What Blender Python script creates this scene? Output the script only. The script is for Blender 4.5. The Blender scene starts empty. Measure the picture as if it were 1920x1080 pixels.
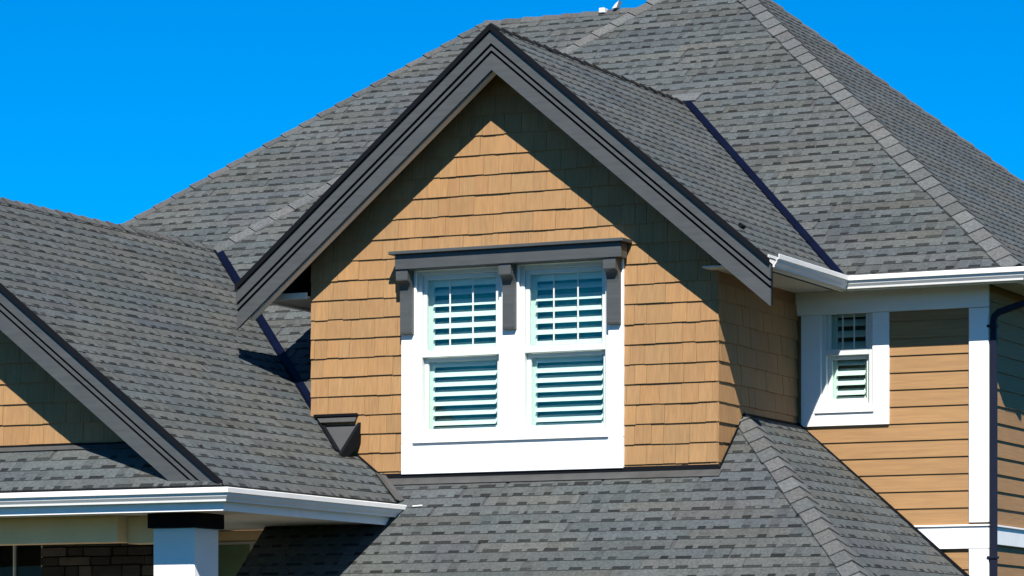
import bpy, math, random
from mathutils import Vector, Matrix
rnd = random.Random(7)
C = bpy.context.scene.collection
V = Vector

# ------------------------------------------------------------------ camera, sky, sun, exposure
EYE = 1.65                                   # eye height above the ground
YAW = math.radians(25.4)
cam_d = bpy.data.cameras.new('camera')
cam_d.sensor_width = 36.0
cam_d.lens = 36.0 * 6397.0 / 1920.0
cam_d.shift_y = 740.0 / 1920.0
cam_d.clip_start, cam_d.clip_end = 0.5, 6000
cam = bpy.data.objects.new('camera', cam_d); C.objects.link(cam)
cam.location = (0, 0, EYE); cam.rotation_euler = (math.radians(90), 0, YAW)
bpy.context.scene.camera = cam

SUN = V((0.50, -1.0, 1.09)).normalized()     # towards the sun
w = bpy.data.worlds.new('World'); bpy.context.scene.world = w; w.use_nodes = True
nt = w.node_tree; bg = nt.nodes['Background']
sky = nt.nodes.new('ShaderNodeTexSky'); sky.sky_type = 'NISHITA'; sky.sun_disc = False
sky.sun_elevation = math.asin(SUN.z); sky.sun_rotation = math.atan2(SUN.x, SUN.y)
sky.altitude = 3000; sky.air_density = 1.0; sky.dust_density = 0.0; sky.ozone_density = 6.0
hs = nt.nodes.new('ShaderNodeHueSaturation'); hs.inputs['Saturation'].default_value = 1.85
hs.inputs['Hue'].default_value = 0.499; hs.inputs['Value'].default_value = 1.0
nt.links.new(sky.outputs[0], hs.inputs['Color']); nt.links.new(hs.outputs[0], bg.inputs['Color'])
bg.inputs['Strength'].default_value = 0.082
sl = bpy.data.lights.new('sun', 'SUN'); sl.energy = 5.0; sl.angle = math.radians(0.5); sl.color = (1.0, 0.955, 0.89)
so = bpy.data.objects.new('sun', sl); C.objects.link(so); so.location = (10, -10, 40)
so.rotation_euler = SUN.to_track_quat('Z', 'Y').to_euler()
vs = bpy.context.scene.view_settings
vs.view_transform = 'Standard'; vs.look = 'None'; vs.exposure = 0.8; vs.gamma = 1; vs.use_curve_mapping = False

# ------------------------------------------------------------------ materials
def new_mat(name):
    m = bpy.data.materials.new(name); m.use_nodes = True
    return m, m.node_tree.nodes, m.node_tree.links, m.node_tree.nodes['Principled BSDF']

def paint(name, col, rough=0.55, var=0.06, scale=3.0, grain=None, bump=0.0, bscale=40, metal=0.0, use_objcol=False, dirt=0.0, dirtcol=(0.2, 0.18, 0.15), spec=0.5):
    m, N, L, b = new_mat(name); b.inputs['Specular IOR Level'].default_value = spec
    b.inputs['Roughness'].default_value = rough; b.inputs['Metallic'].default_value = metal
    geo = N.new('ShaderNodeNewGeometry')
    vec = geo.outputs['Position']
    n1 = N.new('ShaderNodeTexNoise'); n1.inputs['Scale'].default_value = scale; n1.inputs['Detail'].default_value = 5
    L.new(vec, n1.inputs['Vector'])
    mr = N.new('ShaderNodeMapRange'); mr.inputs['From Min'].default_value = 0.3; mr.inputs['From Max'].default_value = 0.7
    mr.inputs['To Min'].default_value = 1 - var; mr.inputs['To Max'].default_value = 1 + var
    L.new(n1.outputs[0], mr.inputs['Value'])
    base = N.new('ShaderNodeRGB'); base.outputs[0].default_value = (*col, 1)
    mul = N.new('ShaderNodeVectorMath'); mul.operation = 'SCALE'
    L.new(base.outputs[0], mul.inputs[0]); L.new(mr.outputs[0], mul.inputs['Scale'])
    out = mul.outputs[0]
    if grain:                                  # stretched streaks
        mp = N.new('ShaderNodeMapping'); mp.inputs['Scale'].default_value = grain
        L.new(vec, mp.inputs['Vector'])
        n2 = N.new('ShaderNodeTexNoise'); n2.inputs['Scale'].default_value = 1.0; n2.inputs['Detail'].default_value = 4
        L.new(mp.outputs[0], n2.inputs['Vector'])
        mr2 = N.new('ShaderNodeMapRange'); mr2.inputs['From Min'].default_value = 0.3; mr2.inputs['From Max'].default_value = 0.7
        mr2.inputs['To Min'].default_value = 0.86; mr2.inputs['To Max'].default_value = 1.1
        L.new(n2.outputs[0], mr2.inputs['Value'])
        mu2 = N.new('ShaderNodeVectorMath'); mu2.operation = 'SCALE'
        L.new(out, mu2.inputs[0]); L.new(mr2.outputs[0], mu2.inputs['Scale']); out = mu2.outputs[0]
        hgt = n2.outputs[0]
    else:
        n3 = N.new('ShaderNodeTexNoise'); n3.inputs['Scale'].default_value = bscale; L.new(vec, n3.inputs['Vector']); hgt = n3.outputs[0]
    if use_objcol:
        oi = N.new('ShaderNodeObjectInfo'); mu3 = N.new('ShaderNodeVectorMath'); mu3.operation = 'MULTIPLY'
        L.new(out, mu3.inputs[0]); L.new(oi.outputs['Color'], mu3.inputs[1]); out = mu3.outputs[0]
    if dirt > 0:
        n4 = N.new('ShaderNodeTexNoise'); n4.inputs['Scale'].default_value = 1.7; n4.inputs['Detail'].default_value = 8; n4.inputs['Roughness'].default_value = 0.7
        L.new(vec, n4.inputs['Vector'])
        m4 = N.new('ShaderNodeMapRange'); m4.inputs['From Min'].default_value = 0.52; m4.inputs['From Max'].default_value = 0.75
        m4.inputs['To Min'].default_value = 0; m4.inputs['To Max'].default_value = dirt
        L.new(n4.outputs[0], m4.inputs['Value'])
        mx = N.new('ShaderNodeMix'); mx.data_type = 'RGBA'
        L.new(m4.outputs[0], mx.inputs['Factor']); L.new(out, mx.inputs['A']); mx.inputs['B'].default_value = (*dirtcol, 1)
        out = mx.outputs['Result']
    L.new(out, b.inputs['Base Color'])
    if bump > 0:
        bp = N.new('ShaderNodeBump'); bp.inputs['Strength'].default_value = bump; bp.inputs['Distance'].default_value = 0.004
        L.new(hgt, bp.inputs['Height']); L.new(bp.outputs[0], b.inputs['Normal'])
    return m

def shingle_material():
    m, N, L, b = new_mat('asphalt_shingle'); b.inputs['Roughness'].default_value = 0.92
    b.inputs['Specular IOR Level'].default_value = 0.25
    at = N.new('ShaderNodeAttribute'); at.attribute_name = 'Col'
    oi = N.new('ShaderNodeObjectInfo'); geo = N.new('ShaderNodeNewGeometry')
    mu = N.new('ShaderNodeVectorMath'); mu.operation = 'MULTIPLY'
    L.new(at.outputs['Color'], mu.inputs[0]); L.new(oi.outputs['Color'], mu.inputs[1])
    n1 = N.new('ShaderNodeTexNoise'); n1.inputs['Scale'].default_value = 1.1; n1.inputs['Detail'].default_value = 4
    L.new(geo.outputs['Position'], n1.inputs['Vector'])
    cr = N.new('ShaderNodeValToRGB'); e = cr.color_ramp.elements
    e[0].position = 0.3; e[0].color = (0.92, 0.94, 0.98, 1); e[1].position = 0.7; e[1].color = (1.06, 1.06, 1.0, 1)
    k = cr.color_ramp.elements.new(0.5); k.color = (0.97, 1.02, 1.0, 1)
    L.new(n1.outputs[0], cr.inputs[0])
    mu2 = N.new('ShaderNodeVectorMath'); mu2.operation = 'MULTIPLY'
    L.new(mu.outputs[0], mu2.inputs[0]); L.new(cr.outputs[0], mu2.inputs[1])
    n2 = N.new('ShaderNodeTexNoise'); n2.inputs['Scale'].default_value = 38; n2.inputs['Detail'].default_value = 3
    L.new(geo.outputs['Position'], n2.inputs['Vector'])
    mr = N.new('ShaderNodeMapRange'); mr.inputs['From Min'].default_value = 0.3; mr.inputs['From Max'].default_value = 0.7
    mr.inputs['To Min'].default_value = 0.74; mr.inputs['To Max'].default_value = 1.26; L.new(n2.outputs[0], mr.inputs['Value'])
    mu3 = N.new('ShaderNodeVectorMath'); mu3.operation = 'SCALE'
    L.new(mu2.outputs[0], mu3.inputs[0]); L.new(mr.outputs[0], mu3.inputs['Scale'])
    L.new(mu3.outputs[0], b.inputs['Base Color'])
    return m

def glass_material(name, tint, refl=1.0):
    m, N, L, b = new_mat(name); N.remove(b)
    tr = N.new('ShaderNodeBsdfTransparent'); tr.inputs[0].default_value = (*tint, 1)
    gl = N.new('ShaderNodeBsdfGlossy'); gl.inputs['Roughness'].default_value = 0.01
    fr = N.new('ShaderNodeFresnel'); fr.inputs[0].default_value = 1.5
    geo = N.new('ShaderNodeNewGeometry')
    bi = N.new('ShaderNodeMapRange'); bi.inputs['To Min'].default_value = 1.5; bi.inputs['To Max'].default_value = 1 / 1.5
    L.new(geo.outputs['Backfacing'], bi.inputs['Value']); L.new(bi.outputs[0], fr.inputs[0])
    nz = N.new('ShaderNodeTexNoise'); nz.inputs['Scale'].default_value = 1.5
    L.new(geo.outputs['Position'], nz.inputs['Vector'])
    bp = N.new('ShaderNodeBump'); bp.inputs['Strength'].default_value = 0.05; L.new(nz.outputs[0], bp.inputs['Height']); L.new(bp.outputs[0], gl.inputs['Normal'])
    mu = N.new('ShaderNodeMath'); mu.operation = 'MULTIPLY'; mu.inputs[1].default_value = 0.9 * refl; L.new(fr.outputs[0], mu.inputs[0])
    mx = N.new('ShaderNodeMixShader'); L.new(mu.outputs[0], mx.inputs[0]); L.new(tr.outputs[0], mx.inputs[1]); L.new(gl.outputs[0], mx.inputs[2])
    L.new(mx.outputs[0], N['Material Output'].inputs[0])
    return m

M = {}
M['shingle'] = shingle_material()
TAN = (0.290, 0.160, 0.062)
M['shake'] = paint('tan_shake', TAN, 0.75, 0.05, 2.0, grain=(55, 55, 4), bump=0.35, use_objcol=True)
M['lap'] = paint('tan_lap_board', TAN, 0.7, 0.04, 1.5, grain=(3, 3, 60), bump=0.2, use_objcol=True)
M['wallback'] = paint('tan_wall_sheathing', (0.22, 0.12, 0.05), 0.85, 0.05)
M['white'] = paint('white_trim_paint', (0.78, 0.78, 0.765), 0.5, 0.03, 2.5, dirt=0.12, bump=0.05)
M['vinyl'] = paint('white_vinyl', (0.58, 0.61, 0.58), 0.35, 0.02)
M['gutter'] = paint('white_gutter_enamel', (0.74, 0.73, 0.70), 0.35, 0.03, 3, dirt=0.25, dirtcol=(0.45, 0.43, 0.38))
M['soffit'] = paint('cream_soffit_paint', (0.50, 0.48, 0.42), 0.7, 0.05)
M['dsoffit'] = paint('dark_soffit_stain', (0.04, 0.035, 0.03), 0.8, 0.08)  # shade under the rakes is put into this dark colour
M['charcoal'] = paint('charcoal_trim_paint', (0.054, 0.058, 0.057), 0.5, 0.07, 4, grain=(3, 3, 30), bump=0.1, dirt=0.2, dirtcol=(0.075, 0.077, 0.072))
M['charedge'] = paint('black_drip_edge', (0.005, 0.006, 0.008), 0.8, 0.05, spec=0.08)
M['edge_trim'] = paint('taupe_edge_trim', (0.66, 0.62, 0.55), 0.6, 0.05)
M['navy'] = paint('navy_valley_metal', (0.0008, 0.0022, 0.012), 0.5, 0.25, 3.0, metal=0.0, spec=0.15, dirt=0.3, dirtcol=(0.006, 0.008, 0.016))  # the blue of the reflected sky is put into the metal's base colour
M['lead'] = paint('grey_flashing_metal', (0.05, 0.05, 0.048), 0.6, 0.2, 6, dirt=0.3, dirtcol=(0.03, 0.028, 0.025))
M['beige'] = paint('beige_beam_paint', (0.82, 0.59, 0.32), 0.7, 0.05)
M['glass'] = glass_material('window_glass', (0.93, 1.0, 0.97))
M['darkglass'] = glass_material('dark_porch_glass', (0.5, 0.5, 0.5), 0.3)
M['room'] = paint('navy_room_lining', (0.015, 0.28, 0.42), 0.9, 0.1)  # sky reflection seen between the slats, put into the lining colour
M['darkroom'] = paint('dark_room_lining', (0.07, 0.11, 0.09), 0.9, 0.6, 2.0)
M['downspout'] = paint('dark_blue_downspout', (0.010, 0.012, 0.024), 0.5, 0.08, spec=0.12)
M['stone'] = paint('dark_ledge_stone', (0.026, 0.022, 0.019), 0.9, 0.25, 9, use_objcol=True, bump=0.5)
M['greenroom'] = paint('green_window_lining', (0.22, 0.26, 0.17), 0.9, 0.3, 2)
M['deck'] = paint('roof_underlay', (0.045, 0.046, 0.048), 0.95, 0.1)
M['concrete'] = paint('concrete', (0.35, 0.34, 0.32), 0.9, 0.1)
M['ground'] = paint('lawn_soil', (0.022, 0.03, 0.012), 1.0, spec=0.0, var=0.4, scale=0.6, dirt=0.6, dirtcol=(0.035, 0.03, 0.02))

# ------------------------------------------------------------------ building helpers (coordinates relative to the eye point)
OFF = V((0, 0, EYE))
WORLD = {}
def link(o, parent, wloc):
    C.objects.link(o)
    if parent is not None:
        o.parent = parent; o.location = wloc - WORLD[parent.name]
    else:
        o.location = wloc
    WORLD[o.name] = wloc.copy()
    return o

def mk(name, verts, faces, mat, parent, cols=None, color=None, smooth=False):
    c = V((0, 0, 0))
    for v in verts: c += V(v)
    c /= len(verts)
    me = bpy.data.meshes.new(name)
    me.from_pydata([V(v) - c for v in verts], [], faces)
    if cols is not None:
        a = me.color_attributes.new('Col', 'FLOAT_COLOR', 'POINT')
        flat = []
        for k in cols: flat.extend((k[0], k[1], k[2], 1.0))
        a.data.foreach_set('color', flat)
    me.materials.append(mat)
    if smooth:
        for p in me.polygons: p.use_smooth = True
    me.update()
    o = bpy.data.objects.new(name, me)
    if color: o.color = (*color, 1)
    return link(o, parent, c + OFF)

def empty(name, p, parent):
    o = bpy.data.objects.new(name, None); o.empty_display_size = 0.3
    return link(o, parent, V(p) + OFF)

class MB:                                    # collects shapes into ONE mesh
    def __init__(s): s.v, s.f, s.c = [], [], []
    def add(s, verts, faces, col=None):
        k = len(s.v); s.v += [V(v) for v in verts]; s.f += [tuple(i + k for i in f) for f in faces]
        s.c += [col or (1, 1, 1)] * len(verts)
    def box(s, x0, x1, y0, y1, z0, z1):
        s.add([(x0, y0, z0), (x1, y0, z0), (x1, y1, z0), (x0, y1, z0), (x0, y0, z1), (x1, y0, z1), (x1, y1, z1), (x0, y1, z1)],
              [(0, 3, 2, 1), (4, 5, 6, 7), (0, 1, 5, 4), (1, 2, 6, 5), (2, 3, 7, 6), (3, 0, 4, 7)])
    def bbox(s, x0, x1, y0, y1, z0, z1, r=0.006):      # box with a chamfer on every long edge
        xs = [(x0, x0 + r), (x1, x1 - r)]; ys = [(y0, y0 + r), (y1, y1 - r)]; zs = [(z0, z0 + r), (z1, z1 - r)]
        P = []; idx = {}
        for i in (0, 1):
            for j in (0, 1):
                for k in (0, 1):
                    for ax in range(3):
                        q = [xs[i][1], ys[j][1], zs[k][1]]
                        q[ax] = (xs[i], ys[j], zs[k])[ax][0]
                        idx[(i, j, k, ax)] = len(P); P.append(tuple(q))
        F = []
        for ax in range(3):
            o1, o2 = [a for a in range(3) if a != ax]
            for sd in (0, 1):
                ring = []
                for (a, b) in ((0, 0), (1, 0), (1, 1), (0, 1)):
                    t = [0, 0, 0]; t[ax] = sd; t[o1] = a; t[o2] = b
                    ring.append(idx[(*t, ax)])
                F.append(tuple(ring) if sd else tuple(reversed(ring)))
        for ax in range(3):                       # edges parallel to ax
            o1, o2 = [a for a in range(3) if a != ax]
            for a in (0, 1):
                for b in (0, 1):
                    t0 = [0, 0, 0]; t1 = [0, 0, 0]; t1[ax] = 1
                    for t in (t0, t1): t[o1] = a; t[o2] = b
                    F.append((idx[(*t0, o1)], idx[(*t1, o1)], idx[(*t1, o2)], idx[(*t0, o2)]))
        for i in (0, 1):
            for j in (0, 1):
                for k in (0, 1):
                    F.append((idx[(i, j, k, 0)], idx[(i, j, k, 1)], idx[(i, j, k, 2)]))
        s.add(P, F)
    def extrude(s, poly, d):                           # polygon of 3D points pushed along vector d
        n = len(poly); d = V(d); P = [V(p) for p in poly] + [V(p) + d for p in poly]
        F = [tuple(range(n)), tuple(reversed(range(n, 2 * n)))] + [(i, i + n, (i + 1) % n + n, (i + 1) % n) for i in range(n)]
        s.add(P, F)
    def build(s, name, mat, parent, color=None, smooth=False, cols=False):
        o = mk(name, s.v, s.f, mat, parent, s.c if cols else None, color, smooth)
        if not cols: fix(o)
        return o

import bmesh
def fix(o):                                            # consistent outward normals
    bm = bmesh.new(); bm.from_mesh(o.data); bmesh.ops.recalc_face_normals(bm, faces=bm.faces); bm.to_mesh(o.data); bm.free()

class Frame:
    def __init__(s, O, A, B): s.O, s.A, s.B = V(O), V(A).normalized(), V(B).normalized(); s.N = s.A.cross(s.B)
    def p(s, a, b, n=0.0): return s.O + s.A * a + s.B * b + s.N * n
    def ab(s, P): q = V(P) - s.O; return (q.dot(s.A), q.dot(s.B))

def clip(poly, region):                                # both convex, region counter-clockwise
    out = list(poly)
    m = len(region)
    for i in range(m):
        (x0, y0), (x1, y1) = region[i], region[(i + 1) % m]
        if not out: return []
        res = []
        def side(q): return (x1 - x0) * (q[1] - y0) - (y1 - y0) * (q[0] - x0)
        for j in range(len(out)):
            p, q = out[j], out[(j + 1) % len(out)]
            sp, sq = side(p), side(q)
            if sp >= 0: res.append(p)
            if (sp > 0 and sq < 0) or (sp < 0 and sq > 0):
                t = sp / (sp - sq); res.append((p[0] + t * (q[0] - p[0]), p[1] + t * (q[1] - p[1])))
        out = res
    return out
def area(poly):
    return 0.5 * sum(poly[i][0] * poly[(i + 1) % len(poly)][1] - poly[(i + 1) % len(poly)][0] * poly[i][1] for i in range(len(poly)))
def ccw(poly): return poly if area(poly) > 0 else list(reversed(poly))
def bounds(poly): return min(p[0] for p in poly), max(p[0] for p in poly), min(p[1] for p in poly), max(p[1] for p in poly)

F_PX = 6397.0; _s, _c = math.sin(YAW), math.cos(YAW)
def project(P):                                        # used only to pick which shingles show largest
    d = -_s * P[0] + _c * P[1]
    return 960 + F_PX * (_c * P[0] + _s * P[1]) / d, 1280 - F_PX * P[2] / d

# ------------------------------------------------------------------ key dimensions
YD = 29.733; XL, XR, XC = -16.303, -11.986, -14.147    # dormer front wall
ZR = 6.263; TD = 0.8404; DE = 2.80; ZDE = ZR - TD * DE  # dormer roof
YRK = 29.333                                           # dormer rake plane
TM = 0.84; YE, ZE = 31.40, 3.96                        # main roof eave
APEX = V((-14.72, 36.55, ZE + TM * (36.55 - YE)))
XE = -9.57; YW = 31.85; XW = -10.03                    # right eave, main wall plane, right wall plane
XG, ZG, XLR, ZLR = -15.19, 1.74, -18.98, 4.76; TL = (ZLR - ZG) / (XG - XLR)
YLK = 26.10; YLW = 26.55                               # left gable rake and wall
YP, ZP, TP = 28.28, 0.75, 0.865                        # lower roof eave, front
XP, TPR = -9.92, 0.889

house = bpy.data.objects.new('house', None); C.objects.link(house)
house.location = (-14.2, 31.0, 0); WORLD['house'] = V((-14.2, 31.0, 0))
house['label'] = 'tan shingled house with steep grey shingle roofs, gabled dormer and white trimmed windows'
house['category'] = 'house'

def zfront(x, y): return ZE + TM * (y - YE)
def zdorm(x): return ZR - TD * abs(x - XC)
def zleft(x): return ZG + TL * (XG - x)
def zlow(y): return ZP + TP * (y - YP)

def slopeframe(O, A, B2, tan):                          # B2 horizontal uphill direction
    B = V((B2[0], B2[1], tan)).normalized(); return Frame(O, A, B)

# ------------------------------------------------------------------ roof slopes of laminated shingles
EXPO, SLEN = 0.143, 1.0
NVAR = 28
def shingle_cells(r):
    """cells of one laminated shingle: (a0,a1,b0,b1,kind); kind 0 tab, 1 notch"""
    cells = []; x = r.uniform(-0.1, 0.05); tab = r.random() < .5; nh = 0.041
    while x < SLEN:
        ln = r.uniform(0.05, 0.13) if tab else r.choice([r.uniform(0.06, 0.12), r.uniform(0.08, 0.19)])
        a0, a1 = max(0, x), min(SLEN, x + ln)
        if a1 - a0 > 0.008:
            if tab: cells.append((a0, a1, 0.0, EXPO + 0.006, 0, r.uniform(0.95, 1.06)))
            else:
                h = nh * r.uniform(0.75, 1.15)
                cells.append((a0, a1, h, EXPO + 0.006, 0, r.choice([r.uniform(0.95, 1.07), r.uniform(0.95, 1.05), r.uniform(0.80, 0.95)])))
                cells.append((a0, a1, 0.0, h, 1, r.choice([r.uniform(0.14, 0.30), r.uniform(0.24, 0.55)])))
        x += ln; tab = not tab
    return cells
def tone(r):
    g = r.uniform(0.061, 0.078); t = r.uniform(-0.004, 0.004)
    return (g * 0.97 + t, g + 0.002, g * 1.03 - t)
VARS = []
for k in range(NVAR):
    r = random.Random(100 + k)
    VARS.append([(c, c[5], c[5]) for c in shingle_cells(r)])

def shingle_mesh(fr, a0, b0, var, regions, base, out, test=None):
    """adds clipped cells into MB out; returns the number of clipped cells"""
    whole = True
    for (c, f1, f2) in VARS[var]:
        rect = [(a0 + c[0], b0 + c[2]), (a0 + c[1], b0 + c[2]), (a0 + c[1], b0 + c[3]), (a0 + c[0], b0 + c[3])]
        ar = area(rect)
        for reg in regions:
            pl = clip(rect, reg)
            if len(pl) < 3 or area(pl) < 1e-5: continue
            pl2 = []
            for q in pl:
                if not pl2 or (abs(q[0] - pl2[-1][0]) + abs(q[1] - pl2[-1][1])) > 1e-5: pl2.append(q)
            if len(pl2) < 3: continue
            if c[4] == 0: hi = 0.0105; f = f1
            else: hi = 0.0060; f = f2
            n = len(pl2)
            P = [fr.p(q[0], q[1], hi - 0.055 * (q[1] - b0) * (0.9 if c[4] == 0 else 0.3)) for q in pl2] + [fr.p(q[0], q[1], -0.004) for q in pl2]
            F = [tuple(range(n))] + [(i, i + n, (i + 1) % n + n, (i + 1) % n) for i in range(n)]
            out.add(P, F, tuple(x * f for x in base))

SHARED = {}
CAND = []                                               # candidates for shingles of their own
def roof_slope(label, fr, regions, skip=None, solo=True, seed=0, thick=0.12, deckpolys=None):
    regions = [ccw(r) for r in regions]
    deck = MB()
    for reg in (deckpolys or regions):
        deck.extrude([fr.p(a, b, -0.003) for a, b in ccw(reg)], fr.N * -thick)
    part = deck.build('roof_slope', M['deck'], house)
    if label: part['label'] = label
    r = random.Random(seed + 11)
    a_lo = min(bounds(g)[0] for g in regions); a_hi = max(bounds(g)[1] for g in regions)
    b_lo = min(bounds(g)[2] for g in regions); b_hi = max(bounds(g)[3] for g in regions)
    nc = int(math.ceil((b_hi - b_lo) / EXPO))
    pieces = []
    for j in range(nc):
        b0 = b_lo + j * EXPO
        a = a_lo - r.uniform(0, 1.0)
        while a < a_hi:
            var = r.randrange(NVAR); base = tone(r)
            rect = [(a, b0), (a + SLEN, b0), (a + SLEN, b0 + EXPO), (a, b0 + EXPO)]
            tot = 0
            for reg in regions:
                pl = clip(rect, reg)
                if len(pl) >= 3: tot += area(pl)
            if tot > 1e-4:
                c = fr.p(a + SLEN / 2, b0 + EXPO / 2)
                ends = [fr.p(a + x, b0 + .07) for x in (0, SLEN / 2, SLEN)]
                if not (skip and all(skip(e) for e in ends)):
                    full = tot > SLEN * EXPO * 0.9995 and sum(1 for g in regions if len(clip(rect, g)) >= 3) == 1
                    u, v = project(c); u2, v2 = project(fr.p(a + SLEN / 2, b0 + EXPO)); u0, v0 = project(ends[0]); u1, v1 = project(ends[2])
                    size = abs((u1 - u0) * (v2 - v) - (v1 - v0) * (u2 - u)) * 2
                    inside = all(0 <= x <= 1920 and 0 <= y <= 1080 for x, y in ((u0, v0), (u1, v1)))
                    pieces.append([a, b0, var, base, full and solo and inside and not (skip and any(skip(e) for e in ends)), size])
            a += SLEN
    rec = (part, fr, regions, pieces)
    for p in pieces:
        if p[4]: CAND.append((p[5], rec, p))
    return rec
SLOPES = []
def hidden_by_dormer(P):
    return XC - DE + 0.12 < P.x < XC + DE - 0.12 and P.y > YD + 0.1 and P.z < zdorm(P.x) - 0.05

# main front slope
fm = slopeframe((0, YE, ZE), (1, 0, 0), (0, 1), TM)
def on_main(x, y): return fm.ab((x, y, zfront(x, y)))
VA, VB = (-18.98, 32.351), (-15.79, 29.325)             # valley with the left wing, plan
kv = (VB[1] - VA[1]) / (VB[0] - VA[0])
def vy(x): return VA[1] + kv * (x - VA[0])
hl = APEX.y - APEX.x; hr = APEX.y + APEX.x
xq = (VA[1] - kv * VA[0] - hl) / (1 - kv)                # where the valley line meets the left hip line
A_reg = [on_main(-18.975, vy(-18.975)), on_main(-17.977, YE), on_main(hr - YE, YE), on_main(APEX.x, APEX.y)]
B1 = [on_main(-17.977, YE), on_main(-16.285, vy(-16.285)), on_main(-16.285, YE)]
B2 = [on_main(-16.285, vy(-16.285)), on_main(-15.80, vy(-15.80)), on_main(-15.80, YD - 0.004), on_main(-16.285, YD - 0.004)]
SLOPES.append(roof_slope('broad front slope of the main roof behind the dormer', fm, [A_reg, B1, B2], skip=hidden_by_dormer, seed=1))
# main right slope
fr_ = slopeframe((XE, 0, ZE), (0, 1, 0), (-1, 0), TM)
SLOPES.append(roof_slope('right hand slope of the main roof beyond the hip', fr_, [[fr_.ab((XE, YE, ZE)), fr_.ab((XE, 41.7, ZE)), fr_.ab(APEX)]], seed=2))
# rear block front slope
YB = YE + 1.2; HB = 55.63; ZRB = 8.05; YRB = YB + (ZRB - ZE) / TM; XRB = YRB - HB
fb = slopeframe((0, YB, ZE), (1, 0, 0), (0, 1), TM)
SLOPES.append(roof_slope('rear roof slope rising behind the left hip', fb, [[fb.ab((YB - HB, YB, ZE)), fb.ab((-17.2, YB, ZE)), fb.ab((-15.6, YRB, ZRB)), fb.ab((XRB, YRB, ZRB))]], solo=False, seed=3))
# dormer slopes
fdr = slopeframe((XC + DE, 0, ZDE), (0, 1, 0), (-1, 0), TD)
yv0 = YE + (ZDE - ZE) / TM; yv1 = YE + (ZR - ZE) / TM
YEDGE = YRK - 0.015
SLOPES.append(roof_slope('right slope of the dormer roof', fdr, [[fdr.ab((XC + DE, YEDGE, ZDE)), fdr.ab((XC + DE, yv0, ZDE)), fdr.ab((XC, yv1, ZR)), fdr.ab((XC, YEDGE, ZR))]], seed=4, deckpolys=[[fdr.ab((XC + DE, YRK + .07, ZDE)), fdr.ab((XC + DE, yv0, ZDE)), fdr.ab((XC, yv1, ZR)), fdr.ab((XC, YRK + .07, ZR))]]))
fdl = slopeframe((XC - DE, 0, ZDE), (0, -1, 0), (1, 0), TD)
SLOPES.append(roof_slope('left slope of the dormer roof', fdl, [[fdl.ab((XC - DE, YEDGE, ZDE)), fdl.ab((XC - DE, yv0, ZDE)), fdl.ab((XC, yv1, ZR)), fdl.ab((XC, YEDGE, ZR))]], solo=False, seed=5, deckpolys=[[fdl.ab((XC - DE, YRK + .07, ZDE)), fdl.ab((XC - DE, yv0, ZDE)), fdl.ab((XC, yv1, ZR)), fdl.ab((XC, YRK + .07, ZR))]]))
# left wing slopes
fl = slopeframe((XG, 0, ZG), (0, 1, 0), (-1, 0), TL)
def on_left(x, y): return fl.ab((x, y, zleft(x)))
yl = YLK - 0.015
xm = -15.545                                            # wall, left slope and lower roof meet
yg_end = YP + (ZG - ZP) / TP
L1 = [on_left(XG, yl), on_left(XG, vy(XG)), on_left(XLR, vy(XLR)), on_left(XLR, yl)]
L3 = [on_left(-15.79, vy(-15.79)), on_left(-15.79, YD - 0.004), on_left(xm, YD - 0.004), on_left(XG, yg_end), on_left(XG, vy(XG))]
SLOPES.append(roof_slope('right slope of the left wing roof', fl, [L1, L3], seed=6, deckpolys=[[on_left(XG, YLK + .07), on_left(XG, vy(XG)), on_left(XLR, vy(XLR)), on_left(XLR, YLK + .07)], L3]))
fll = slopeframe((2 * XLR - XG, 0, ZG), (0, -1, 0), (1, 0), TL)
SLOPES.append(roof_slope('left slope of the left wing roof', fll, [[fll.ab((2 * XLR - XG, yl, ZG)), fll.ab((2 * XLR - XG, 33.5, ZG)), fll.ab((XLR, 33.5, ZLR)), fll.ab((XLR, yl, ZLR))]], solo=False, seed=7, deckpolys=[[fll.ab((2 * XLR - XG, YLK + .07, ZG)), fll.ab((2 * XLR - XG, 33.5, ZG)), fll.ab((XLR, 33.5, ZLR)), fll.ab((XLR, YLK + .07, ZLR))]]))
# lower roof in front of the dormer
fp = slopeframe((0, YP, ZP), (1, 0, 0), (0, 1), TP)
HPT = V((-11.93, 30.35, ZP + TP * (30.35 - YP)))
SLOPES.append(roof_slope('lower front slope under the dormer window', fp, [[fp.ab((-16.53, YP, ZP)), fp.ab((XP, YP, ZP)), fp.ab(HPT), fp.ab((-12.05, HPT.y, HPT.z)), fp.ab((-16.53, HPT.y, HPT.z))]],
                         skip=lambda P: P.y > YD + 0.12 and P.x < XR - 0.05, seed=8))
fpr = slopeframe((XP, 0, ZP), (0, 1, 0), (-1, 0), TPR)
SLOPES.append(roof_slope('lower right slope running up to the lap sided wall', fpr, [[fpr.ab((XP, YP, ZP)), fpr.ab((XP, YW - 0.03, ZP)), fpr.ab((HPT.x, YW - 0.03, ZP + TPR * (XP - HPT.x))), fpr.ab(HPT)]], seed=9))
# pent roof under the left gable
TQ = 0.90; yq0, yq1 = 26.06, YLW - 0.02
fq = slopeframe((0, yq0, ZG), (1, 0, 0), (0, 1), TQ)
zq1 = ZG + TQ * (yq1 - yq0)
SLOPES.append(roof_slope('narrow pent slope under the left gable', fq, [[fq.ab((-22.7, yq0, ZG)), fq.ab((XG - 0.01, yq0, ZG)), fq.ab((XG - 0.55, yq1, zq1)), fq.ab((-22.2, yq1, zq1))]], seed=10, thick=0.05))

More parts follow.
